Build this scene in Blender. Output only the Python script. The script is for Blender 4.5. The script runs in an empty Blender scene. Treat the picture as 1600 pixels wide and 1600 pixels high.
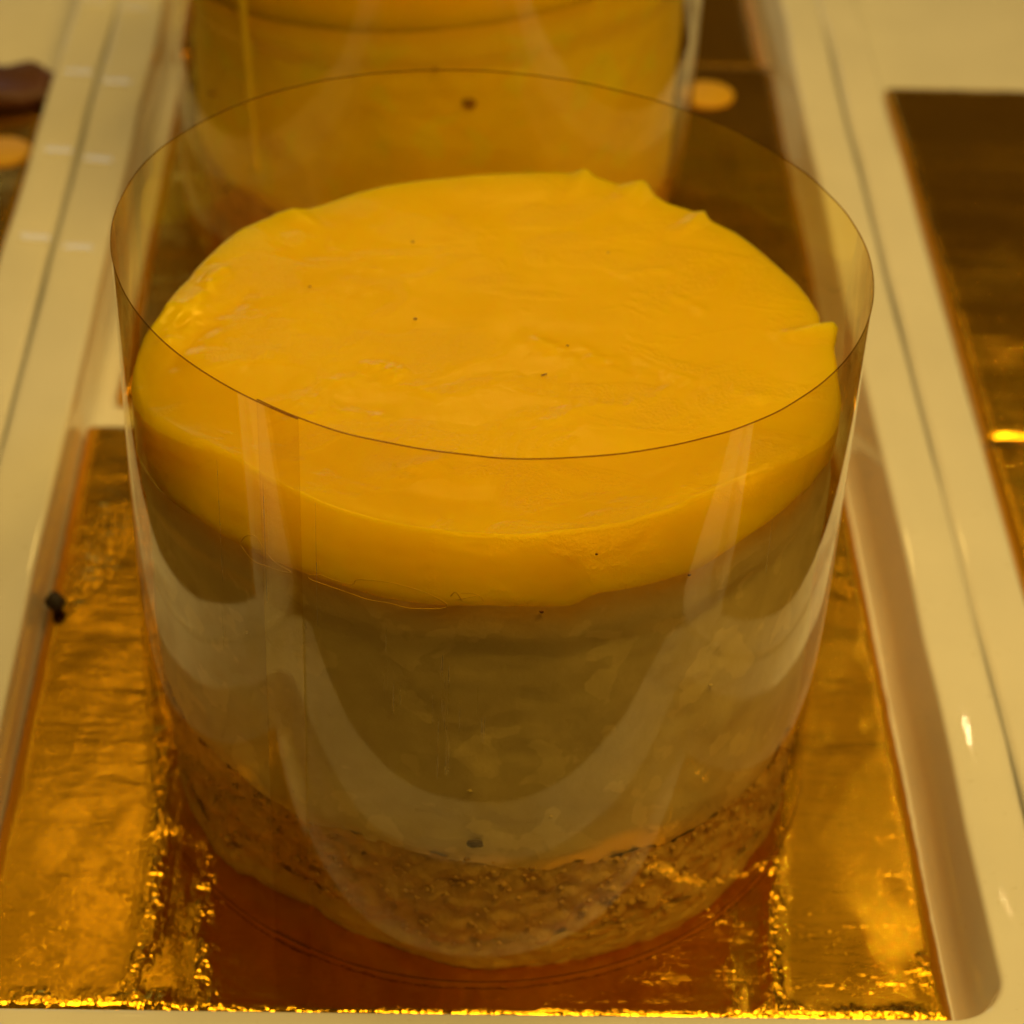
import bpy, bmesh, math, random
from mathutils import Vector, Matrix, noise

# ------------------------------------------------------------------ set-up
CM = 0.01                                   # lengths below are in centimetres
sc = bpy.context.scene
C = sc.collection
random.seed(4)

# camera (solved from the photograph: board edges, collar rims)
cd = bpy.data.cameras.new('camera')
cam = bpy.data.objects.new('camera', cd); C.objects.link(cam); sc.camera = cam
cd.sensor_width = 36.0; cd.sensor_fit = 'HORIZONTAL'
cd.lens = 36.0 * 3768.2 / 1600.0
cd.clip_start = 0.005; cd.clip_end = 50
R_ = Vector((0.99929261, -0.01384799, 0.03496457))
U_ = Vector((-0.01917507, 0.61218087, 0.79048523))
F_ = Vector((0.03235127, 0.79059649, -0.61148228))
P_ = Vector((-0.41469, -18.07703, 21.19363)) * CM
m = Matrix((R_, U_, -F_)).transposed().to_4x4(); m.translation = P_
cam.matrix_world = m
cd.dof.use_dof = True
cd.dof.focus_distance = 24.6 * CM
cd.dof.aperture_fstop = 29.0
cd.dof.aperture_blades = 0

# world: a dim warm room
w = bpy.data.worlds.new('World'); sc.world = w; w.use_nodes = True
bg = w.node_tree.nodes['Background']
bg.inputs[0].default_value = (1.0, 0.60, 0.15, 1); bg.inputs[1].default_value = 0.065

vs = sc.view_settings
vs.view_transform = 'Standard'; vs.look = 'None'; vs.exposure = 0.0; vs.gamma = 1.0
vs.use_curve_mapping = False
cy = sc.cycles
cy.max_bounces = 8; cy.transparent_max_bounces = 24; cy.glossy_bounces = 5
cy.diffuse_bounces = 3; cy.transmission_bounces = 2
cy.use_adaptive_sampling = True; cy.adaptive_threshold = 0.03
cy.use_denoising = True
cy.sample_clamp_indirect = 6.0
cy.blur_glossy = 0.4

WARM = (1.0, 0.645, 0.165)

def area_lamp(name, pos, target, sx, sy, power, col=WARM, shape='RECTANGLE', spread=180):
    ld = bpy.data.lights.new(name, 'AREA'); ld.shape = shape
    ld.size = sx * CM
    if shape in ('RECTANGLE', 'ELLIPSE'): ld.size_y = sy * CM
    ld.energy = power; ld.color = col; ld.spread = math.radians(spread)
    o = bpy.data.objects.new(name, ld); C.objects.link(o)
    o.location = Vector(pos) * CM
    d = (Vector(target) - Vector(pos)).normalized()
    o.rotation_euler = d.to_track_quat('-Z', 'Y').to_euler()
    return o

# main case lamp, above and behind the cakes
area_lamp('case_lamp', (14, -9.5, 48), (4, 8, 0), 34, 7, 1.48)
area_lamp('case_lamp', (12, 32, 74), (0, 10, 3), 36, 10, 0.65)
# second, lower lamp further back: gives the sheen on the topping
area_lamp('rear_lamp', (1, 120, 94), (0, 8, 5), 16, 2.4, 0.17)
# added cool lamp low behind on the left, to whiten the rim tabs
area_lamp('cool_tab_lamp', (-52, 285, 78), (0, 15, 0), 110, 50, 1.7, (0.62, 0.85, 1.0))
LEDS = [(0.2152, 0.7162, 0.6639), (0.2202, 0.7137, 0.6649), (0.2264, 0.7159, 0.6605), (0.2355, 0.7141, 0.6593), (0.2314, 0.6661, 0.7091), (0.2387, 0.6631, 0.7094)]
# added small spots, placed to streak the gold foil
for a in [(-0.118, 0.679, 0.7255), (-0.092, 0.6717, 0.7357)]:
    a = Vector(a); p = a * 95 + Vector((-0.4, -18, -20))
    area_lamp('foil_streak_spot', p, (-3, 2, 0), 1.0, 1.0, 0.006, WARM, 'DISK')
area_lamp('glint_lamp', (-16, 24, 60), (-3, 2, 0), 8, 8, 0.50, WARM, 'DISK')  # added pair of lamps that make the crumpled foil glint
area_lamp('glint_lamp', (20, 26, 60), (3, 2, 0), 8, 8, 0.36, WARM, 'DISK')
for a, pw in (((-0.125, 0.68, 0.72), 0.10), ((0.19, 0.70, 0.69), 0.085)):     # added soft lamps that lift the foil to mid-brown
    a = Vector(a); p = a * 130 + Vector((-0.4, -18, -20))
    area_lamp('foil_fill', p, (0, 3, 0), 50, 34, pw * 1.6)
for a in LEDS:
    a = Vector(a); p = a * 150 + Vector((-0.4, -18, -20))
    area_lamp('led_dot', p, (6, 3, 0), 0.25, 0.25, 0.014, (1.0, 0.75, 0.35), 'DISK')

# ------------------------------------------------------------------ node helpers
def mat(name):
    M = bpy.data.materials.new(name); M.use_nodes = True
    nt = M.node_tree; nt.nodes.clear()
    out = nt.nodes.new('ShaderNodeOutputMaterial')
    return M, nt, out
def N(nt, t, **kw):
    n = nt.nodes.new('ShaderNode' + t)
    for k, v in kw.items():
        if k.startswith('_'): setattr(n, k[1:], v)
        else:
            key = k.replace('__', ' ')
            n.inputs[int(key[1:]) if key[0] == 'i' and key[1:].isdigit() else key].default_value = v
    return n
def L(nt, a, b): nt.links.new(a, b)
def ramp(nt, src, stops):
    r = nt.nodes.new('ShaderNodeValToRGB'); e = r.color_ramp.elements
    while len(e) > len(stops): e.remove(e[-1])
    while len(e) < len(stops): e.new(0.5)
    for q, (p, c) in zip(e, stops):
        q.position = p; q.color = c if len(c) == 4 else (*c, 1)
    L(nt, src, r.inputs[0]); return r
def coords(nt, scale=(1, 1, 1), rot=(0, 0, 0), loc=(0, 0, 0)):
    t = nt.nodes.new('ShaderNodeTexCoord'); mp = nt.nodes.new('ShaderNodeMapping')
    mp.inputs['Scale'].default_value = scale; mp.inputs['Rotation'].default_value = rot; mp.inputs['Location'].default_value = loc
    L(nt, t.outputs['Object'], mp.inputs[0]); return mp.outputs[0]
def noi(nt, vec, scale, detail=3, rough=0.5, dist=0.0):
    n = N(nt, 'TexNoise', Scale=scale, Detail=detail, Roughness=rough, Distortion=dist)
    L(nt, vec, n.inputs['Vector']); return n.outputs[0]
def math_(nt, op, a, b=None, clamp=False):
    n = nt.nodes.new('ShaderNodeMath'); n.operation = op; n.use_clamp = clamp
    for i, v in enumerate((a, b)):
        if v is None: continue
        if isinstance(v, (int, float)): n.inputs[i].default_value = v
        else: L(nt, v, n.inputs[i])
    return n.outputs[0]
def mixc(nt, fac, a, b):
    n = nt.nodes.new('ShaderNodeMix'); n.data_type = 'RGBA'
    for s, v in ((n.inputs[0], fac), (n.inputs[6], a), (n.inputs[7], b)):
        if isinstance(v, (int, float)): s.default_value = v
        elif isinstance(v, tuple): s.default_value = v if len(v) == 4 else (*v, 1)
        else: L(nt, v, s)
    return n.outputs[2]
def bump(nt, h, strength, dist, prev=None):
    b = nt.nodes.new('ShaderNodeBump'); b.inputs['Strength'].default_value = strength; b.inputs['Distance'].default_value = dist
    L(nt, h, b.inputs['Height'])
    if prev: L(nt, prev, b.inputs['Normal'])
    return b.outputs[0]

# ------------------------------------------------------------------ materials
def m_tray():
    M, nt, out = mat('white_melamine')
    p = N(nt, 'BsdfPrincipled', Roughness=0.16); v = coords(nt)
    n1 = noi(nt, v, 60, 4)
    c = ramp(nt, n1, [(0.3, (0.75, 0.75, 0.76)), (0.7, (0.81, 0.81, 0.82))])
    n2 = noi(nt, v, 900, 4, 0.6)
    sp = ramp(nt, n2, [(0.28, (0.70, 0.66, 0.55)), (0.34, (1, 1, 1))])
    mx = nt.nodes.new('ShaderNodeMix'); mx.data_type = 'RGBA'; mx.blend_type = 'MULTIPLY'; mx.inputs[0].default_value = 0.5
    L(nt, c.outputs[0], mx.inputs[6]); L(nt, sp.outputs[0], mx.inputs[7])
    L(nt, mx.outputs[2], p.inputs['Base Color'])
    L(nt, ramp(nt, noi(nt, v, 150, 4), [(0.3, (0.025,) * 3), (0.7, (0.05,) * 3)]).outputs[0], p.inputs['Roughness'])
    L(nt, p.outputs[0], out.inputs[0]); return M

def m_foil(seed):
    M, nt, out = mat('gold_foil')
    p = N(nt, 'BsdfPrincipled', Metallic=1.0, Roughness=0.2)
    lo = (seed * 0.31, seed * 0.17, 0)
    v = coords(nt, loc=lo); vx = coords(nt, scale=(0.16, 1, 1), loc=lo)
    n1 = noi(nt, vx, 190, 5, 0.62, 0.5)
    n2 = noi(nt, v, 45, 4, 0.55)
    c = ramp(nt, n2, [(0.25, (0.76, 0.395, 0.012)), (0.75, (0.90, 0.495, 0.025))])
    L(nt, c.outputs[0], p.inputs['Base Color'])
    L(nt, ramp(nt, n2, [(0.25, (0.10,) * 3), (0.75, (0.18,) * 3)]).outputs[0], p.inputs['Roughness'])
    fine = noi(nt, coords(nt, scale=(0.35, 1, 1), loc=lo), 900, 4, 0.65)
    b1 = bump(nt, n1, 0.36, 0.00052)
    b2 = bump(nt, fine, 0.45, 0.00016, b1)
    # crumpled bands in the foil, painted on the mesh as the attribute 'crinkle'
    at = nt.nodes.new('ShaderNodeAttribute'); at.attribute_name = 'crinkle'
    cn = noi(nt, coords(nt, scale=(1, 0.8, 1), loc=lo), 820, 2, 0.5, 0.4)
    b3 = bump(nt, math_(nt, 'MULTIPLY', cn, at.outputs['Fac']), 1.0, 0.00050, b2)
    L(nt, b3, p.inputs['Normal'])
    L(nt, p.outputs[0], out.inputs[0]); return M

def m_jelly(seed=0):
    M, nt, out = mat('mango_jelly')
    p = N(nt, 'BsdfPrincipled', Roughness=0.20)
    v = coords(nt, loc=(seed, 0, 0))
    n1 = noi(nt, v, 70, 4, 0.5, 0.5)
    c = ramp(nt, n1, [(0.25, (0.74, 0.462, 0.0)), (0.55, (0.77, 0.492, 0.0)), (0.8, (0.80, 0.535, 0.0))])
    L(nt, c.outputs[0], p.inputs['Base Color'])
    p.inputs['Subsurface Weight'].default_value = 0.8
    p.inputs['Subsurface Radius'].default_value = (0.013, 0.009, 0.0005)
    p.inputs['Subsurface Scale'].default_value = 1.0
    p.inputs['Specular IOR Level'].default_value = 0.42
    p.inputs['Specular Tint'].default_value = (1.0, 0.74, 0.06, 1)
    # grainy skin in patches, smooth elsewhere
    grain = noi(nt, v, 2300, 3, 0.65)
    mask = ramp(nt, noi(nt, coords(nt, scale=(1, 1.5, 1), loc=(0.013 + seed, 0.02, 0)), 85, 3, 0.55, 0.8), [(0.48, (0, 0, 0)), (0.60, (1, 1, 1))])
    g = math_(nt, 'MULTIPLY', grain, mask.outputs[0])
    wave = noi(nt, coords(nt, scale=(1, 1.8, 1), rot=(0, 0, 0.4)), 140, 4, 0.5, 1.2)
    b1 = bump(nt, wave, 0.03, 0.0006)
    b2 = bump(nt, g, 0.8, 0.00016, b1)
    L(nt, b2, p.inputs['Normal'])
    L(nt, p.outputs[0], out.inputs[0]); return M

def m_cream(name='pale_cream', lo=(0.62, 0.50, 0.37), hi=(0.76, 0.645, 0.51), jelly_tint=(0.80, 0.44, 0.03)):
    M, nt, out = mat(name)
    p = N(nt, 'BsdfPrincipled', Roughness=0.42)
    v = coords(nt)
    n1 = noi(nt, v, 110, 5, 0.55, 0.6)
    c = ramp(nt, n1, [(0.3, lo), (0.7, hi)])
    # blotches where the cream sticks to the film
    n3 = noi(nt, coords(nt, loc=(0.004, 0.01, 0.002)), 160, 3, 0.5, 0.3)
    bl = ramp(nt, n3, [(0.56, (0, 0, 0)), (0.585, (1, 1, 1))])
    col = mixc(nt, math_(nt, 'MULTIPLY', bl.outputs[0], 0.7), c.outputs[0], tuple(min(0.92, x * 1.12) for x in hi))
    at = nt.nodes.new('ShaderNodeAttribute'); at.attribute_name = 'jelly_tint'          # orange tint fading down the cream from the topping
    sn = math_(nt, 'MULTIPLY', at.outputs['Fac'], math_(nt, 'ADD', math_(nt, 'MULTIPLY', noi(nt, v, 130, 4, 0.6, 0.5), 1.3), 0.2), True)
    col = mixc(nt, sn, col, jelly_tint)
    L(nt, col, p.inputs['Base Color'])
    p.inputs['Subsurface Weight'].default_value = 0.0
    p.inputs['Subsurface Radius'].default_value = (0.004, 0.003, 0.0015)
    p.inputs['Subsurface Scale'].default_value = 1.0
    L(nt, bump(nt, noi(nt, v, 260, 4, 0.6), 0.3, 0.0006), p.inputs['Normal'])
    L(nt, p.outputs[0], out.inputs[0]); return M

def m_crumb(name, lo, hi, bs=0.8):
    M, nt, out = mat(name)
    p = N(nt, 'BsdfPrincipled', Roughness=0.85); v = coords(nt)
    p.inputs['Specular IOR Level'].default_value = 0.15
    n1 = noi(nt, v, 420, 5, 0.6)
    c = ramp(nt, n1, [(0.25, lo), (0.75, hi)])
    L(nt, c.outputs[0], p.inputs['Base Color'])
    L(nt, bump(nt, noi(nt, v, 700, 5, 0.7), bs, 0.0009), p.inputs['Normal'])
    L(nt, p.outputs[0], out.inputs[0]); return M

def m_film(name, tint):
    M, nt, out = mat(name)
    lw = N(nt, 'LayerWeight', Blend=0.5)
    f5 = math_(nt, 'POWER', lw.outputs['Facing'], 5.0)
    fs1 = math_(nt, 'ADD', math_(nt, 'MULTIPLY', f5, 0.96), 0.039)
    fr = math_(nt, 'DIVIDE', math_(nt, 'MULTIPLY', fs1, 2.0), math_(nt, 'ADD', fs1, 1.0), True)   # both faces of the film
    sm = ramp(nt, noi(nt, coords(nt, scale=(1, 1, 0.7), loc=(0.01, 0.02, 0)), 75, 3, 0.6, 0.6), [(0.35, (0.45,) * 3), (0.62, (1,) * 3)])   # wet and smudged patches reflect less
    fr = math_(nt, 'MULTIPLY', fr, math_(nt, 'MAXIMUM', sm.outputs[0], f5))
    tr = N(nt, 'BsdfTransparent', Color=(*tint, 1))
    gl = N(nt, 'BsdfGlossy', Roughness=0.035, Color=(1, 1, 1, 1))
    mx = nt.nodes.new('ShaderNodeMixShader'); L(nt, fr, mx.inputs[0]); L(nt, tr.outputs[0], mx.inputs[1]); L(nt, gl.outputs[0], mx.inputs[2])
    L(nt, mx.outputs[0], out.inputs[0]); return M

def m_edge(tc, f):
    M, nt, out = mat('film_cut_edge')
    tr = N(nt, 'BsdfTransparent', Color=(*tc, 1))
    gl = N(nt, 'BsdfPrincipled', Roughness=0.12); gl.inputs['Base Color'].default_value = (0.09, 0.055, 0.02, 1)
    mx = nt.nodes.new('ShaderNodeMixShader'); mx.inputs[0].default_value = f
    L(nt, tr.outputs[0], mx.inputs[1]); L(nt, gl.outputs[0], mx.inputs[2]); L(nt, mx.outputs[0], out.inputs[0]); return M

def m_plain(name, col, rough=0.5, n=0.25, scale=300, metal=0.0):
    M, nt, out = mat(name)
    p = N(nt, 'BsdfPrincipled', Roughness=rough, Metallic=metal); v = coords(nt)
    c = ramp(nt, noi(nt, v, scale, 4), [(0.25, tuple(x * (1 - n) for x in col)), (0.75, tuple(min(1, x * (1 + n)) for x in col))])
    L(nt, c.outputs[0], p.inputs['Base Color'])
    L(nt, bump(nt, noi(nt, v, scale * 1.5, 4), 0.3, 0.0004), p.inputs['Normal'])
    L(nt, p.outputs[0], out.inputs[0]); return M

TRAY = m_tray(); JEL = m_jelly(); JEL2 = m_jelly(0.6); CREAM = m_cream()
CRUST = m_crumb('brown_crumb', (0.56, 0.33, 0.11), (0.86, 0.60, 0.26), 0.55)
BASE = m_crumb('pale_biscuit', (0.62, 0.44, 0.18), (0.80, 0.62, 0.28), 0.35)
FILM = m_film('amber_clear_film', (0.96, 0.89, 0.50)); EDGE = m_edge((0.66, 0.48, 0.18), 0.35); EDGE2 = m_edge((0.93, 0.86, 0.6), 0.01)
SPECK = m_plain('dark_seed', (0.16, 0.06, 0.01))
SHELF = m_plain('dark_shelf', (0.035, 0.025, 0.018), 0.4, 0.3, 40)
PORE = m_plain('cream_pore', (0.62, 0.50, 0.30), 0.5)
HOLE = m_plain('dark_hollow', (0.10, 0.06, 0.02), 0.6)

# ------------------------------------------------------------------ object helpers
def link(name, verts, faces, material, parent=None, smooth=True, extra=()):
    me = bpy.data.meshes.new(name)
    me.from_pydata([tuple(c * CM for c in v) for v in verts], [], faces)
    me.materials.append(material)
    for e in extra: me.materials.append(e)
    if smooth: me.polygons.foreach_set('use_smooth', [True] * len(me.polygons))
    me.update()
    o = bpy.data.objects.new(name, me); C.objects.link(o)
    if parent: o.parent = parent
    return o
def thing(name, label, cat, loc=(0, 0, 0), group=None):
    o = bpy.data.objects.new(name, None); C.objects.link(o); o.location = Vector(loc) * CM
    o.empty_display_size = 0.01
    o['label'] = label; o['category'] = cat
    if group: o['group'] = group
    return o
def tag(o, label, cat, group=None):
    o['label'] = label; o['category'] = cat
    if group: o['group'] = group
    return o
def table(pts):
    pts = sorted(pts); n = len(pts)
    def f(a):
        a = (a + 180) % 360 - 180
        for i in range(n):
            a0, v0 = pts[i]; a1, v1 = pts[(i + 1) % n]
            if i == n - 1: a1 += 360
            for s in (0, 360):
                if a0 <= a + s <= a1:
                    t = (a + s - a0) / max(1e-6, a1 - a0); return v0 + (v1 - v0) * t
        return pts[0][1]
    return f
def nz(x, y, z=0.0, s=1.0, o=3):
    return noise.fractal(Vector((x * s, y * s, z * s)), 0.8, 2.1, o)
def grid_faces(rows, cols, off=0):
    return [(off + i * cols + j, off + i * cols + (j + 1) % cols, off + (i + 1) * cols + (j + 1) % cols, off + (i + 1) * cols + j)
            for i in range(rows - 1) for j in range(cols)]

# ------------------------------------------------------------------ the setting
v = [(-120, -90, -0.62), (120, -90, -0.62), (120, 120, -0.62), (-120, 120, -0.62)]
o = link('shelf', v, [(0, 1, 2, 3)], SHELF, smooth=False); o['kind'] = 'structure'

def tray(x0, x1, y0, y1, label, tabs=(), wide=0.0):
    """white tray: x0..y1 is the foot of its inner wall"""
    t = thing('display_tray', label, 'tray', ((x0 + x1) / 2, y0, -0.6), 'white trays set side by side')
    ox, oy = (x0 + x1) / 2, y0
    def loop(off, z, r):
        k = 1.42
        xa, xb, ya, yb = x0 - off - (wide if off > 0.5 else 0), x1 + off - (0.24 * max(0.0, 1 - (z + 0.27) / 1.09) if off < 0.2 else 0), y0 - off * k, y1 + off
        pts = []
        for cx, cyy, a0 in ((xb - r, yb - r, 0), (xa + r, yb - r, 90), (xa + r, ya + r, 180), (xb - r, ya + r, 270)):
            for i in range(13):
                a = math.radians(a0 + i * 7.5); pts.append((cx + r * math.cos(a) - ox, cyy + r * math.sin(a) - oy, z + 0.6))
        # subdivide the long sides a little so they can waver
        out = []
        for i, p in enumerate(pts):
            q = pts[(i + 1) % len(pts)]; n = max(1, int(math.dist(p, q) / 1.0) if i % 13 == 12 else 1)
            if i % 13 == 12: n = 40
            for j in range(n):
                s = j / n; out.append((p[0] + (q[0] - p[0]) * s, p[1] + (q[1] - p[1]) * s, p[2]))
        return [(x + 0.05 * nz(x * .3, y, 3, 0.28, 2), y, zz + (0.003 * nz(x, y, 9, 0.3, 2) if zz > 0.5 else 0)) for x, y, zz in out]
    H = 0.82
    prof = [(0.08, -0.27, 0.58), (0.12, -0.2, 0.6), (0.135, 0.1, 0.62), (0.15, H - .08, 0.63), (0.158, H - .04, 0.64), (0.175, H - .015, 0.65), (0.20, H - .003, 0.67), (0.24, H, 0.70),
            (0.78, H, 0.8), (0.84, H - .012, 0.8), (0.88, H - .05, 0.8), (0.89, H - .12, 0.8), (0.89, -0.55, 0.8)]
    vs_, n = [], 0
    for off, z, r in prof:
        lp = loop(off, z, r); n = len(lp); vs_ += lp
    link('rim', vs_, [f[::-1] for f in grid_faces(len(prof), n)], TRAY, t)
    fl = loop(0.081, -0.272, 0.58)
    fv = fl + [(0, (y1 - y0) / 2, 0.6 - 0.272)]
    # fan floor, then a real underside
    link('tray_floor', fv, [((i + 1) % n, n, i)[::-1] for i in range(n)], TRAY, t, False)
    for tx, ty in tabs:
        hw, hd = 0.23, 0.12; z0 = 0.6 + H
        tv = []
        for yy, zz in ((-hd - .03, -0.01), (-hd, 0.026), (-hd + 0.03, 0.034), (hd - 0.02, 0.008), (hd, -0.01)):
            tv += [(tx + sx * (hw + (0.02 if zz < 0 else 0)) - ox, ty + yy + sx * -0.02 - oy, z0 + zz) for sx in (-1, -0.33, 0.33, 1)]
        link('rim_tab', tv, [(4 * r + c, 4 * r + c + 1, 4 * r + c + 5, 4 * r + c + 4) for r in range(4) for c in range(3)], TAB, t, False)
    return t
TAB = m_plain('glossy_white_tab', (0.78, 0.77, 0.72), 0.12, 0.02, 60)
TABS_L = [(-6.90, 23.64), (-6.90, 20.83), (-6.88, 18.0), (-6.86, 15.18)]
TABS_M = [(-6.17, 23.41), (-6.17, 20.5), (-6.17, 17.73), (-6.15, 14.91)]
tray(-5.54, 5.865, -0.42, 47, 'white tray in the middle holding the two mango cakes in amber collars', TABS_M, 0.12)
tray(7.67, 19.2, -0.42, 47, 'white tray right of the cakes holding two bare gold boards')
tray(-19.0, -7.47, -0.42, 47, 'white tray at the left edge with bare gold boards and brown sliver', TABS_L)

def seg_d(p, a, b):
    ax, ay = a; bx, by = b; dx, dy = bx - ax, by - ay
    t = max(0, min(1, ((p[0] - ax) * dx + (p[1] - ay) * dy) / (dx * dx + dy * dy)))
    return math.hypot(p[0] - ax - t * dx, p[1] - ay - t * dy)

CRINKLE = [([(-3.92, 5.25), (-3.67, 3.37), (-3.62, 2.29), (-3.67, 0.96), (-3.73, 0.15)], .13, 1.0), ([(-2.99, 3.5), (-3.03, 2.51), (-3.0, 1.27), (-2.87, 0.21)], .16, 1.0),
           ([(4.16, 4.47), (3.87, 2.98), (3.75, 1.91), (3.61, 0.89), (3.6, 0.08)], .11, 1.0), ([(3.12, 2.21), (3.11, 0.59), (3.13, 0.07)], .13, .55), ([(-5.3, 7.29), (-5.11, 8.27), (-4.9, 9.15)], .4, .6),
           ([(5.45, 8.44), (5.35, 7.31)], .2, .5), ([(-3.51, 3.94), (-3.3, 1.77)], .07, .35), ([(5.38, 0.92), (5.54, 0.06)], .12, .8), ([(-5.6, 0.2), (-3.41, 0.16)], .13, .9),
           ([(-3.4, 0.1), (3.43, 0.08)], .07, .5), ([(3.43, 0.14), (5.54, 0.09)], .12, .9)]
def board(x0, y0, label, seed, rot=0.0, dots=(), crinkle=(), thick=0.25):
    S = 11.22; T = thick
    t = thing('cake_board', label, 'board', (x0 + S / 2, y0 + S / 2, -0.265), 'square gold cake boards')
    t.rotation_euler.z = rot
    n = 150 if crinkle else 70; vs_ = []
    def wob(x, y): return 0.012 * nz(x + seed * 7, y, seed, 0.9, 4) + 0.02 * nz(x, y, seed * 3.1, 0.25, 2)
    us = [-S / 2 + S * i / n for i in range(n + 1)]
    rows = n + 1
    for y in us:
        for x in us:
            e = min(S / 2 - abs(x), y + S / 2)
            z = wob(x, y) - 0.05 * math.exp(-max(e, 0) / 0.035)
            xx = x; yy = y
            if e < 1e-6 or y > S / 2 - 1e-6:
                k = 0.008 * nz(x * 3, y * 3, seed, 2.0, 2)
                if abs(abs(x) - S / 2) < 1e-6: xx = x + k
                else: yy = y + k
            vs_.append((xx, yy, T + z))
    fs = [(j * rows + i, j * rows + i + 1, (j + 1) * rows + i + 1, (j + 1) * rows + i) for j in range(n) for i in range(n)]
    # side skirt
    ring = [i for i in range(rows)] + [j * rows + n for j in range(1, rows)] + [n * rows + i for i in range(n - 1, -1, -1)] + [j * rows for j in range(n - 1, 0, -1)]
    base = len(vs_)
    for r in ring: vs_.append((vs_[r][0], vs_[r][1], 0.0))
    q = len(ring)
    for i in range(q): fs.append((ring[(i + 1) % q], ring[i], base + i, base + (i + 1) % q))
    fs.append(tuple(base + i for i in range(q))[::-1])
    bo = link('foil_board', vs_, fs, m_foil(seed), t)
    cr = bo.data.attributes.new('crinkle', 'FLOAT', 'POINT'); vals = []
    for x, y, z in vs_:
        X, Y = x + x0 + S / 2, y + y0 + S / 2; c = 0.0
        for pl, wd, amp in crinkle:
            d = min(seg_d((X, Y), pl[i], pl[i + 1]) for i in range(len(pl) - 1))
            if d < 3 * wd: c = max(c, amp * math.exp(-(d / wd) ** 2) * max(0.25, min(1.2, 0.8 + 0.9 * nz(X, Y, 2, 2.2, 2))))
        vals.append(c)
    cr.data.foreach_set('value', vals)
    for dx, dy, r in dots:
        px, py = dx - (x0 + S / 2), dy - (y0 + S / 2)
        k = 40; dv = []; zt = T + wob(px, py) + 0.03
        for rr, z in ((r, zt - 0.035), (r, zt), (r - 0.03, zt + 0.012)):
            dv += [(px + rr * math.cos(i * math.tau / k), py + rr * math.sin(i * math.tau / k), z) for i in range(k)]
        df = grid_faces(3, k) + [tuple(2 * k + i for i in range(k))]
        link('gold_dot', dv, df, DOT, t)
    return t
DOT = m_plain('gold_disc', (0.66, 0.38, 0.0), 0.5, 0.05, 60)  # even gold-orange for the small raised discs
board(-5.61, 0.0, 'gold board under the nearest mango cake, crinkled foil glittering at its front', 1.0, 0.0, (), CRINKLE)
board(-5.26, 12.1, 'gold board under the farther mango cake, with an orange dot near its corner', 2.0, 0.0, [(4.52, 22.15, 0.5)])
board(-5.47, 23.34, 'dark gold board behind the farther mango cake at the top edge', 3.0, thick=0.19)
board(7.89, 0.1, 'bare gold board cut by the right edge, nearer of the two there', 4.0)
board(7.93, 11.42, 'bare dark gold board at upper right, its front edge a bright line', 5.0)
board(-18.80, -0.05, 'bare gold board left of the rims, mirrored in the near collar', 6.0)
board(-18.77, 11.25, 'bare dark gold board at upper left with an orange dot', 7.0, 0.0, [(-8.12, 19.42, 0.5)])

# ------------------------------------------------------------------ cakes
KX, KY = 0.204, 4.598
R_TOP = [(-163.6, 4.07), (-172.6, 4.0), (178.9, 3.91), (173.3, 3.76), (162.2, 3.70), (152.3, 3.74), (142.2, 3.81), (134, 3.78), (130.2, 3.68), (125.1, 3.62), (111.7, 3.69),
         (97.4, 3.71), (88, 3.80), (81.5, 3.88), (76, 3.95), (73.0, 4.06), (70.5, 3.95), (65.7, 3.92), (61.8, 4.07), (58.5, 3.9), (55.2, 3.84), (48.0, 3.92), (46.5, 3.84), (39.8, 3.87), (29.1, 3.83),
         (20.5, 3.85), (11.0, 3.84), (6.5, 3.78), (4.6, 3.84), (3.6, 3.95), (2.6, 3.90), (0, 3.86), (-8.0, 3.87), (-18.0, 3.98), (-25, 4.05), (-40, 4.085), (-90, 4.09), (-140, 4.09), (-155, 4.085)]
Z_TOP = [(-152.5, 5.95), (-140.9, 6.03), (-128.0, 6.18), (-117.8, 6.26), (-109.7, 6.33), (-98, 6.45), (-87.8, 6.5), (-78, 6.52), (-69.3, 6.48), (-56.3, 6.35), (-48.7, 6.28), (-38.1, 6.22), (-25, 6.12),
         (0, 6.12), (1, 6.13), (2.6, 6.20), (3.6, 6.32), (4.6, 6.18), (6.5, 6.10), (20, 6.08), (45, 6.1), (47.5, 6.15), (50, 6.08), (58, 6.1), (61.8, 6.17), (66, 6.1), (70.5, 6.12), (72.5, 6.16), (75, 6.1), (100, 6.08), (128, 6.06), (131, 6.12), (135, 6.06), (160, 6.1), (172, 6.16), (180, 6.0), (-165, 5.96)]
Z_LOW = [(-166.9, 5.05), (-153.8, 5.24), (-147.5, 5.29), (-139.1, 5.41), (-130.4, 5.44), (-121.3, 5.47), (-113.8, 5.47), (-105.9, 5.43), (-97.4, 5.45), (-91.0, 5.49), (-82.7, 5.46), (-78.9, 5.44), (-75.2, 5.56), (-68.3, 5.54),
         (-58.6, 5.54), (-49.6, 5.68), (-40.9, 5.72), (-30.6, 5.75), (0, 5.5), (90, 5.3), (170, 5.05)]
Z_CR = [(-154.7, 1.89), (-145.7, 1.93), (-139.7, 1.97), (-132.2, 2.0), (-124.2, 1.95), (-120.4, 1.88), (-112.1, 1.95), (-105.1, 1.96), (-99.0, 1.91), (-91.1, 1.84), (-81.3, 1.67), (-68.8, 1.65), (-57.1, 1.53), (-47.3, 1.55), (-36.9, 1.5), (-22.4, 1.35), (90, 1.6), (180, 1.8)]
R_BOT = [(-139.9, 3.84), (-136.6, 3.72), (-123.7, 3.58), (-121.0, 3.63), (-107.2, 3.73), (-96.7, 3.88), (-84.4, 3.92), (-73.9, 3.92), (-65.6, 3.97), (-49.7, 4.02), (-20, 3.95), (90, 3.75), (180, 3.8)]
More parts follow.
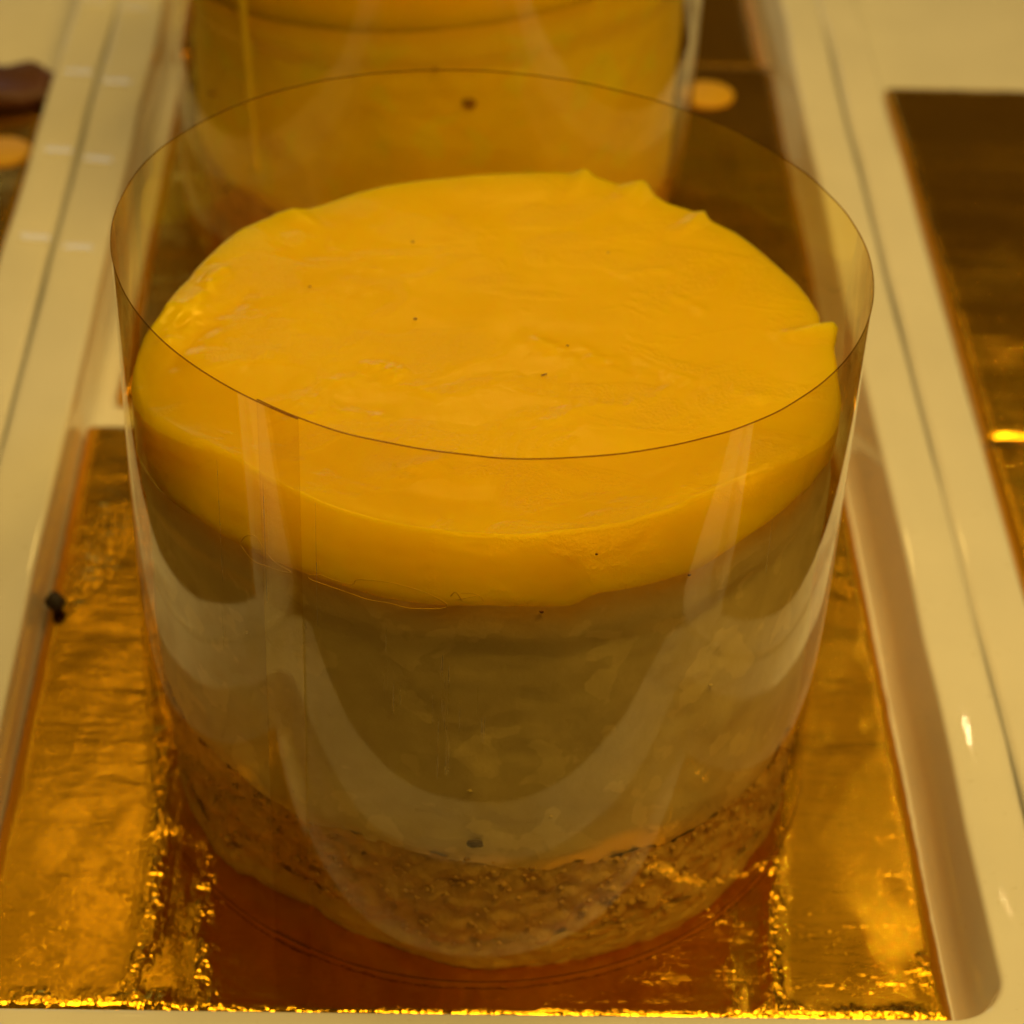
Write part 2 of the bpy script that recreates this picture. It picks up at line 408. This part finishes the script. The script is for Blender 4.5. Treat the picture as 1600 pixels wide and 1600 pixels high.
STROKES = [([(0.72, 4.57), (1.28, 4.3), (1.85, 4.1), (2.54, 3.88), (3.16, 3.59)], .035, .16), ([(0.79, 3.05), (1.07, 3.25), (1.32, 3.4)], .03, .10), ([(1.46, 3.35), (1.96, 3.55), (2.25, 3.8)], .03, .10),
           ([(-2.2, 2.98), (-1.88, 3.38), (-1.55, 3.66), (-0.99, 3.93)], .03, .2), ([(-1.32, 4.11), (-0.85, 3.96)], .025, .1), ([(-0.85, 3.79), (-0.36, 3.52)], .025, .1), ([(-2.97, 2.43), (-2.65, 1.86), (-2.29, 1.44)], .05, .12),
           ([(-2.86, 3.93), (-2.21, 4.26)], .03, .15), ([(1.8, 6.06), (2.27, 6.19)], .025, .08), ([(2.31, 5.63), (2.62, 5.31)], .025, .08), ([(-0.94, 2.03), (-0.34, 2.27)], .04, .14),
           ([(-3.47, 4.41), (-3.22, 5.14), (-2.95, 5.9)], .13, .12), ([(-3.33, 4.1), (-2.97, 4.82), (-2.58, 5.43)], -.05, .12), ([(-1.36, 6.11), (-1.13, 6.05)], .02, .05), ([(-2.06, 2.98), (-1.53, 3.18), (-0.97, 3.02)], .03, .15)]
def make_cake(label, loc, seed, jel, strokes, rt, zt, zl, zc, rb, res=360, shoulder=True, cream=None):
    t = thing('mango_cake', label, 'cake', (*loc, 0.03), 'mango cakes in collars')
    fr, ft, fl, fc, fb = map(table, (rt, zt, zl, zc, rb))
    # jelly topping: flat disc, meniscus, side, underside
    NA, NR = res, 110; vs_ = []
    def sub(x, y):
        z = 0.0
        X, Y = x + loc[0], y + loc[1]
        for pl, amp, wd in strokes:
            d = min(seg_d((X, Y), pl[i], pl[i + 1]) for i in range(len(pl) - 1))
            if d < wd * 3: z += 0.75 * amp * math.exp(-(d / wd) ** 2) * (0.6 + 0.8 * nz(X * 3, Y * 3, seed, 1.5, 2))
        return z + 0.018 * nz(X, Y, seed, 0.6, 2) + 0.003 * nz(X + 5, Y, seed, 2.2, 2)
    Zc = 6.08
    def front(a):
        d = abs((a + 93 + 180) % 360 - 180)
        return max(0.0, min(1.0, (78 - d) / 34)) if shoulder else 0.0
    flat = []
    for j in range(NA):
        a = j * 360 / NA; A = math.radians(a)
        f = front(a); f = f * f * (3 - 2 * f)
        flat.append((a, A, fr(a) + 0.012 * nz(math.cos(A) * 4, math.sin(A) * 4, seed, 3.0, 3), f))
    for k in range(NR + 1):
        s = (k / NR) ** 0.9
        for a, A, R, f in flat:
            r = s * (R - 0.03 - 0.47 * f + 0.03 * f * nz(math.cos(A) * 3, math.sin(A) * 3, seed + 4, 1.5, 3)); x, y = r * math.cos(A), r * math.sin(A)
            e = max(0.0, (s - 0.80) / 0.2); lift = ((6.14 if f > .99 else 6.14 * f + ft(a) * (1 - f)) - Zc) * (e * e * (3 - 2 * e))
            lip = 0.010 * f * math.exp(-((1 - s) / 0.012) ** 2)
            z = Zc + lift + lip + sub(x, y) * (1 if e < .5 else (1 - 0.6 * (e - .5) * 2))
            vs_.append((x, y, z - 0.03))
    rows = NR + 1
    top = vs_[-NA:]; NS = 26
    for k in range(1, NS + 1):
        u = k / NS
        for j, (a, A, R, f) in enumerate(flat):
            zl_ = fl(a) + 0.018 * nz(math.cos(A) * 9, math.sin(A) * 9, seed, 2.0, 3)
            z1 = top[j][2]; r1 = math.hypot(top[j][0], top[j][1])
            R2 = min(fr(a) + 0.012, 4.108)
            th = u * math.pi / 2
            # steep side at the back, rounded shoulder at the front
            rs = R2 - 0.008 * max(0, (u - 0.85) / 0.15) ** 2; zs = z1 + (zl_ - z1) * u
            rf = r1 + (R2 - r1) * (0.75 * u ** 0.9 + 0.25 * math.sin(th)); zf = zl_ + (z1 - 0.02 - zl_) * (0.2 * math.cos(th) + 0.8 * (1 - u))
            rr = rs + (rf - rs) * f - 0.055 * max(0, (u - 0.78) / 0.22) ** 2; z = zs + (zf - zs) * f
            rr = min(rr + 0.008 * nz(math.cos(A) * 6, math.sin(A) * 6, u * 3 + seed, 2.5, 2), 4.108)
            vs_.append((rr * math.cos(A), rr * math.sin(A), z))
        rows += 1
    vs_ += [(3.4 * math.cos(math.radians(j * 360 / NA)), 3.4 * math.sin(math.radians(j * 360 / NA)), 5.1) for j in range(NA)]; rows += 1
    jo = link('jelly_topping', vs_, [f for f in grid_faces(rows, NA)], jel, t)
    # cream layer
    vs_ = []; NZ = 60
    for k in range(NZ + 1):
        u = k / NZ
        for j in range(NA):
            a = j * 360 / NA; A = math.radians(a); ca, sa = math.cos(A), math.sin(A)
            z0 = fc(a) - 0.10; z1 = fl(a) + 0.12; z = z0 + (z1 - z0) * u
            front = 0.5 - 0.5 * sa
            r = 3.86 + 0.15 * front + 0.035 * nz(ca * 4, sa * 4, z + seed, 0.8, 3) + 0.012 * nz(ca * 4, sa * 4, z * 1.2 + seed, 3.0, 3)
            if u < .12: r -= 0.10 * (1 - u / .12) ** 2
            if u > .8:
                k_ = min(1.0, (u - .8) / .10); r = r + (min(fr(a) - 0.02, 4.068) - r) * k_ * k_ * (3 - 2 * k_)
            r = min(r, 4.09)
            vs_.append((r * ca, r * sa, z - 0.03))
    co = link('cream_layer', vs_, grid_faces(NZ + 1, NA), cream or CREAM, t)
    sa_ = co.data.attributes.new('jelly_tint', 'FLOAT', 'POINT')
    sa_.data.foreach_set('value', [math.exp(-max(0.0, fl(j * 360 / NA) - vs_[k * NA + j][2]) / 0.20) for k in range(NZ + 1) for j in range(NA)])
    # crumb crust
    vs_ = []; NZ = 44; NA2 = 480
    for k in range(NZ + 1):
        u = k / NZ
        for j in range(NA2):
            a = j * 360 / NA2; A = math.radians(a); ca, sa = math.cos(A), math.sin(A)
            zt_ = fc(a) + 0.09 * nz(ca * 8, sa * 8, seed, 1.6, 4); z = 0.38 + (zt_ - 0.38) * u
            r = fb(a) * (1 - u) + (3.93 + 0.0 * sa) * u
            n = noise.voronoi(Vector((ca * 4 * 3.4, sa * 4 * 3.4, z * 3.4 + seed)))[0][0]
            r += 0.10 * (0.35 - n) + 0.05 * nz(ca * 4, sa * 4, z + seed, 4.0, 3)
            r = min(r, 4.08)
            vs_.append((r * ca, r * sa, z - 0.03))
    cu = link('crumb_crust', vs_, grid_faces(NZ + 1, NA2), CRUST, t, True)
    # loose crumbs bedded in the crust face, too many to pick apart
    cv, cf = [], []
    rnd = random.Random(int(seed * 10))
    for q in range(900):
        a = rnd.uniform(-185, 5); A = math.radians(a); u = rnd.random()
        z = 0.3 + (fc(a) - 0.3) * u; r = min(4.06, fb(a) * (1 - u) + 3.93 * u - rnd.uniform(-0.02, 0.05))
        s = rnd.uniform(0.022, 0.06) * (1.6 if rnd.random() < .12 else 1); b0 = len(cv)
        for ux, uy, uz in ((1, 0, 0), (-1, 0, 0), (0, 1, 0), (0, -1, 0), (0, 0, 1), (0, 0, -1)):
            k = s * rnd.uniform(.6, 1.2); rr = min(4.10, r + uy * k * .6); aa = A + ux * k / 4
            cv.append((rr * math.cos(aa), rr * math.sin(aa), z + uz * k * .8))
        cf += [tuple(b0 + i for i in f) for f in ((0, 2, 4), (2, 1, 4), (1, 3, 4), (3, 0, 4), (2, 0, 5), (1, 2, 5), (3, 1, 5), (0, 3, 5))]
    cr = link('crumbs', cv, cf, CRUST, cu, True); cr['kind'] = 'stuff'
    # pale biscuit base
    vs_ = []; NB = 16
    for k in range(NB + 1):
        u = k / NB
        for j in range(NA2):
            a = j * 360 / NA2; A = math.radians(a); ca, sa = math.cos(A), math.sin(A)
            z = -0.05 + 0.51 * u + 0.05 * u * nz(ca * 5, sa * 5, seed, 2.0, 3)
            r = fb(a) - 0.05 * (1 - u) ** 3 + 0.04 * nz(ca * 4, sa * 4, z * 2 + seed, 1.6, 4) + 0.015 * nz(ca * 4, sa * 4, z * 2, 6, 2)
            vs_.append((min(r, 4.06) * ca, min(r, 4.06) * sa, z))
    link('biscuit_base', vs_, grid_faces(NB + 1, NA2), BASE, t)
    return t, jo, co

def blob(name, p, rx, ry, rz, material, parent, rot=0.0, seed=0, n=9):
    vs_, fs = [], []; m_ = 16
    for i in range(n + 1):
        th = math.pi * i / n
        for j in range(m_):
            ph = math.tau * j / m_; d = Vector((math.sin(th) * math.cos(ph), math.sin(th) * math.sin(ph), math.cos(th)))
            k = 1 + 0.35 * noise.noise(d * 1.7 + Vector((seed, 0, 0)))
            x, y, z = d.x * rx * k, d.y * ry * k, d.z * rz * k
            vs_.append((p[0] + x * math.cos(rot) - y * math.sin(rot), p[1] + x * math.sin(rot) + y * math.cos(rot), p[2] + z))
    return link(name, vs_, [f[::-1] for f in grid_faces(n + 1, m_)], material, parent)
def on_cyl(a, z, r):
    A = math.radians(a); return (r * math.cos(A), r * math.sin(A), z)
def bead(name, pts, rad, material, parent, r0=4.105, closed=False):
    """thin raised outline following the round side of the cake; pts = (angle, z)"""
    P = [Vector(on_cyl(a, z + 0.03, r0)) for a, z in pts]
    if closed: P.append(P[0])
    Q = []
    for i in range(len(P) - 1):                                     # smooth by Catmull-Rom
        p0, p1, p2, p3 = P[max(i - 1, 0)], P[i], P[i + 1], P[min(i + 2, len(P) - 1)]
        for s in range(6):
            u = s / 6; Q.append(0.5 * ((2 * p1) + (p2 - p0) * u + (2 * p0 - 5 * p1 + 4 * p2 - p3) * u * u + (3 * p1 - p0 - 3 * p2 + p3) * u ** 3))
    Q.append(P[-1]); vs_ = []
    for i, p in enumerate(Q):
        d = (Q[min(i + 1, len(Q) - 1)] - Q[max(i - 1, 0)]).normalized(); nrm = Vector((p.x, p.y, 0)).normalized(); b = d.cross(nrm)
        rr = rad * (0.7 + 0.6 * noise.noise(p * 5) ) * (0.3 if i in (0, len(Q) - 1) else 1)
        for k in range(6):
            a = k * math.tau / 6; vs_.append(tuple(p + b * math.cos(a) * rr + nrm * math.sin(a) * rr * 0.5))
    return link(name, vs_, grid_faces(len(Q), 6), material, parent)

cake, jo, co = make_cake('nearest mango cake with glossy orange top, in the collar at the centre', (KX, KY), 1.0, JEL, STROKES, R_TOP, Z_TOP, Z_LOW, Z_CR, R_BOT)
for (x, y), s, rt in (((-0.67, 4.97), .024, 0), ((1.05, 4.49), .018, 0), ((0.77, 3.9), .018, .5), ((-0.73, 6.64), .02, 0), ((-1.9, 5.6), .018, 0), ((1.6, 6.5), .016, 0)):
    blob('dark_speck', (x - KX, y - KY, 6.09), s * (2.2 if rt else 1), s * .6, s * .4, SPECK, jo, rt, x)
for a, z, s in ((-83.2, 5.51, .022), (-60.7, 5.62, .018), (-75.8, 6.19, .015)):
    p = on_cyl(a, z, 4.10); blob('dark_speck', p, s, s * .6, s * .8, SPECK, jo, 0, a)
p = on_cyl(-91.5, 2.15, 4.035); blob('air_hole', p, .10, .03, .055, HOLE, co, 0, 3)
rnd = random.Random(21)
for q in range(5):
    p = on_cyl(rnd.uniform(-150, -30), rnd.uniform(2.3, 5.2), 4.015); k = rnd.uniform(.015, .03)
    blob('air_hole', p, k, .02, k * .8, PORE, co, 0, q + 40, 6)
JW = m_plain('wet_jelly_lip', (0.74, 0.46, 0.005), 0.12, 0.08, 200)
for pts in ([(-129.5, 5.56), (-128.3, 5.71), (-126.4, 5.77), (-124.7, 5.64), (-123.0, 5.55), (-120.2, 5.51), (-121.9, 5.47), (-124.2, 5.45), (-127.2, 5.43)],
            [(-117.4, 5.55), (-115.4, 5.61), (-113.4, 5.6), (-110.4, 5.61), (-109.5, 5.69), (-105.6, 5.74), (-101.9, 5.72), (-99.2, 5.67), (-96.7, 5.57), (-97.3, 5.5), (-101.9, 5.45), (-104.7, 5.47), (-108.0, 5.46), (-110.4, 5.48), (-114.4, 5.50), (-117.0, 5.51)]):
    bead('jelly_lip', pts, 0.008, JW, jo, closed=True)
for pts in ([(-96.1, 5.67), (-95.4, 5.73), (-94.4, 5.62)], [(-95.2, 5.63), (-93.7, 5.67), (-92.4, 5.7)], [(-94.7, 5.72), (-93.3, 5.73), (-92.1, 5.7), (-91.4, 5.63)]):
    bead('jelly_crease', pts, 0.009, JW, jo)

def shift(t, dz=0, k=1): return [(a, v * k + dz) for a, v in t]
BK = (-0.5, 17.9)
Z_LOW2 = [(-150.4, 4.65), (-131.2, 4.82), (-114.8, 4.98), (-100.8, 5.08), (-87.8, 5.2), (-67.7, 5.34), (-52.3, 5.41), (0, 5.4), (90, 5.2), (180, 4.8)]
Z_TOP2 = [(-150, 5.7), (-90, 6.0), (-40, 6.1), (0, 6.0), (90, 5.9), (180, 5.7)]
R_TOP2 = [(-160, 4.08), (-90, 4.09), (-20, 4.08), (40, 3.9), (90, 3.85), (140, 3.9)]
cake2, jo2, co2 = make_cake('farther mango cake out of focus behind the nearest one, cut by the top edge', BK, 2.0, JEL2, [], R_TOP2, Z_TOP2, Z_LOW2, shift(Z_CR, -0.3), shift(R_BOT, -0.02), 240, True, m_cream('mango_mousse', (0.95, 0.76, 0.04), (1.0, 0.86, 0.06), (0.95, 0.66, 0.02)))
for a, z, s in ((-83.0, 4.08, .10), (-146.3, 1.49, .08), (-90.3, 4.63, .03), (-150.8, 3.04, .05)):
    p = on_cyl(a, z, 4.04); blob('brown_spot', p, s, .03, s * .8, m_plain('brown_spot', (0.25, 0.09, 0.02), 0.5), co2, 0, a)

# ------------------------------------------------------------------ acetate collars (a strip rolled into a tube, ends overlapping)
def m_scuff():
    M, nt, out = mat('film_scuff')
    tr = N(nt, 'BsdfTransparent', Color=(1, 0.97, 0.85, 1)); d = N(nt, 'BsdfGlossy', Roughness=0.5, Color=(0.9, 0.8, 0.6, 1))
    mx = nt.nodes.new('ShaderNodeMixShader')
    n = ramp(nt, noi(nt, coords(nt, scale=(1, 1, 1)), 260, 3), [(0.35, (0.05,) * 3), (0.65, (0.4,) * 3)])
    L(nt, n.outputs[0], mx.inputs[0]); L(nt, tr.outputs[0], mx.inputs[1]); L(nt, d.outputs[0], mx.inputs[2]); L(nt, mx.outputs[0], out.inputs[0]); return M
SCUFF = m_scuff()
def collar(label, loc, R, H, a, b, start, over, highlight=None, scuffs=()):
    t = thing('acetate_collar', label, 'collar', (*loc, 0.03), 'clear amber cake collars')
    T = 0.011; NA, NZ = 300, 40
    ang = [start + (360 + over) * i / NA for i in range(NA + 1)]
    vs_ = []
    def rad(i, z):
        u = (ang[i] - start)
        r = R
        if u < over + 6: r -= 0.020 * max(0.0, 1 - u / (over + 6))    # inner end tucked under
        if u > 360 - 6: r += 0.012 * (u - 354) / (over + 6)
        A = math.radians(ang[i])
        return r + 0.012 * math.sin(2 * A + 1) + 0.012 * nz(math.cos(A) * 2, math.sin(A) * 2, z * .3, 0.8, 2) + 0.003 * nz(math.cos(A) * 4, math.sin(A) * 4, z * .25, 1.3, 2)
    def top(i):
        A = math.radians(ang[i])
        return H + a * R * math.cos(A) + b * R * math.sin(A) + 0.012 * nz(math.cos(A) * 3, math.sin(A) * 3, 2, 1.5, 2)
    def pt(i, z, dr=0.0):
        A = math.radians(ang[i]); r = rad(i, z) + dr; return (r * math.cos(A), r * math.sin(A), z)
    for k in range(NZ + 1):
        for i in range(NA + 1): vs_.append(pt(i, top(i) * k / NZ))
    n = NA + 1
    link('film', vs_, [(k * n + i, k * n + i + 1, (k + 1) * n + i + 1, (k + 1) * n + i) for k in range(NZ) for i in range(NA)], FILM, t, True)
    for z_of, hh in ((top, 0.010), (lambda i: 0.0, 0.010)):                    # the cut edges, with the film's thickness
        ev = []
        for dr, dz in ((-T / 2, -hh), (-T / 2, 0.001), (T / 2, 0.001), (T / 2, -hh)):
            ev += [pt(i, z_of(i) + dz + (hh if z_of is not top else 0), dr) for i in range(NA + 1)]
        link('cut_edge', ev, [(k * n + i, k * n + i + 1, (k + 1) * n + i + 1, (k + 1) * n + i) for k in range(3) for i in range(NA)], EDGE, t, False)
    for i in (0, NA):
        ev = []
        for dr in (-T / 2, T / 2): ev += [pt(i, top(i) * k / NZ, dr) for k in range(NZ + 1)]
        q = NZ + 1
        link('strip_end', ev, [(k, k + 1, q + k + 1, q + k) for k in range(NZ)], EDGE2, t, False)
    if scuffs:
        rnd = random.Random(5); sv, sf = [], []
        for aa, z0, z1 in scuffs:
            b0 = len(sv); hw = math.degrees(rnd.uniform(0.004, 0.008) / R); K = 6
            for k in range(K + 1):
                z = z0 + (z1 - z0) * k / K; e = math.sin(math.pi * min(0.97, max(0.03, k / K))) ** .4
                sv += [on_cyl(aa - hw * e, z, R + 0.022), on_cyl(aa, z, R + 0.026), on_cyl(aa + hw * e, z, R + 0.022)]
            sf += [(b0 + 3 * k + i, b0 + 3 * k + i + 1, b0 + 3 * k + i + 4, b0 + 3 * k + i + 3) for k in range(K) for i in range(2)]
        sm = link('scuff_marks', sv, sf, SCUFF, t); sm['kind'] = 'stuff'
    if highlight:  # upright highlight modelled as a gold strip on the film
        vs2 = []; K = 30
        for k in range(K + 1):
            z = highlight[2] + (highlight[3] - highlight[2]) * k / K; aa = highlight[0] + (highlight[1] - highlight[0]) * k / K
            hw = 0.11 * (0.8 + 0.5 * nz(z, 1, 1, 2.5, 2)) * (0.5 if k in (0, K) else 1); da = math.degrees(hw / R)
            for d_, rr in ((-da, 0.004), (0, 0.022), (da, 0.004)):
                vs2.append(on_cyl(aa + d_, z, R + 0.012 + rr))
        f2 = [(3 * k + i, 3 * k + i + 1, 3 * k + i + 4, 3 * k + i + 3) for k in range(K) for i in range(2)]
        link('painted_highlight', vs2, f2, m_plain('highlight_gold', (1.0, 0.74, 0.03), 0.2, 0.03, 200), t)
    return t
rnd = random.Random(11)
SCUFFS = [(-96.6 + rnd.gauss(0, 0.9), z - rnd.uniform(.1, .35), z + rnd.uniform(.1, .4)) for z in [rnd.uniform(3.5, 4.9) for _ in range(16)]]
SCUFFS += [(-104.5 + rnd.gauss(0, 0.8), z - rnd.uniform(.1, .3), z + rnd.uniform(.1, .4)) for z in [rnd.uniform(4.3, 5.2) for _ in range(6)]]
SCUFFS += [(-91 + rnd.gauss(0, 0.9), z - .2, z + .2) for z in [rnd.uniform(3.8, 4.4) for _ in range(4)]]
SCUFFS += [(a, 5.0, 6.6) for a in (-132.6, -124.0, -115.5)] + [(-133.1, 4.05, 4.6), (-46, 5.2, 5.9)]
collar('clear amber film collar around the nearest mango cake, its rim in sharp focus', (KX, KY), 4.142, 7.38, -0.0429, -0.0239, -125, 7, None, SCUFFS)
collar('clear amber film collar around the farther mango cake, blurred, with a painted upright seam', BK, 4.25, 7.7, -0.01, -0.01, 40, 10, (-130.0, -133.1, 2.4, 5.6))

# ------------------------------------------------------------------ odd bits
cr_m = m_plain('burnt_crumb', (0.02, 0.012, 0.008), 0.7)
o = blob('burnt_crumb', (0, 0, 0.1), .13, .16, .12, cr_m, None, 0.4, 8); o.location = Vector((-5.5, 7.0, 0.02)) * CM
tag(o, 'small black crumb on the gold board beside the left rim', 'crumb')
sl_m = m_plain('glossy_brown_glaze', (0.075, 0.022, 0.006), 0.45, 0.5, 90)
vs_, n_ = [], 40
for k, (s, z) in enumerate(((1, 0.0), (1.0, 0.10), (0.96, 0.2), (0.85, 0.24), (0.45, 0.26), (0.02, 0.26))):
    for j in range(n_):
        A = j * math.tau / n_; ca, sa = math.cos(A), math.sin(A)
        x = 1.9 * (abs(ca) ** .45) * (1 if ca > 0 else -1); y = 0.66 * (abs(sa) ** .45) * (1 if sa > 0 else -1)
        q = 1 + 0.10 * nz(ca * 2, sa * 2, 3, 1.5, 3)
        vs_.append((x * s * q, y * s * q, z + (0.09 * nz(x * s, y * s, 5, 1.4, 3) + 0.16 * math.exp(-((x * s - 1.5) / .22) ** 2 - ((y * s - .45) / .3) ** 2) if k > 1 else 0)))
o = link('chocolate_sliver', vs_, grid_faces(6, n_), sl_m); o.location = Vector((-9.42, 21.5, 0.04)) * CM
tag(o, 'reddish brown glazed sliver across the back edge of the upper left board', 'sliver')
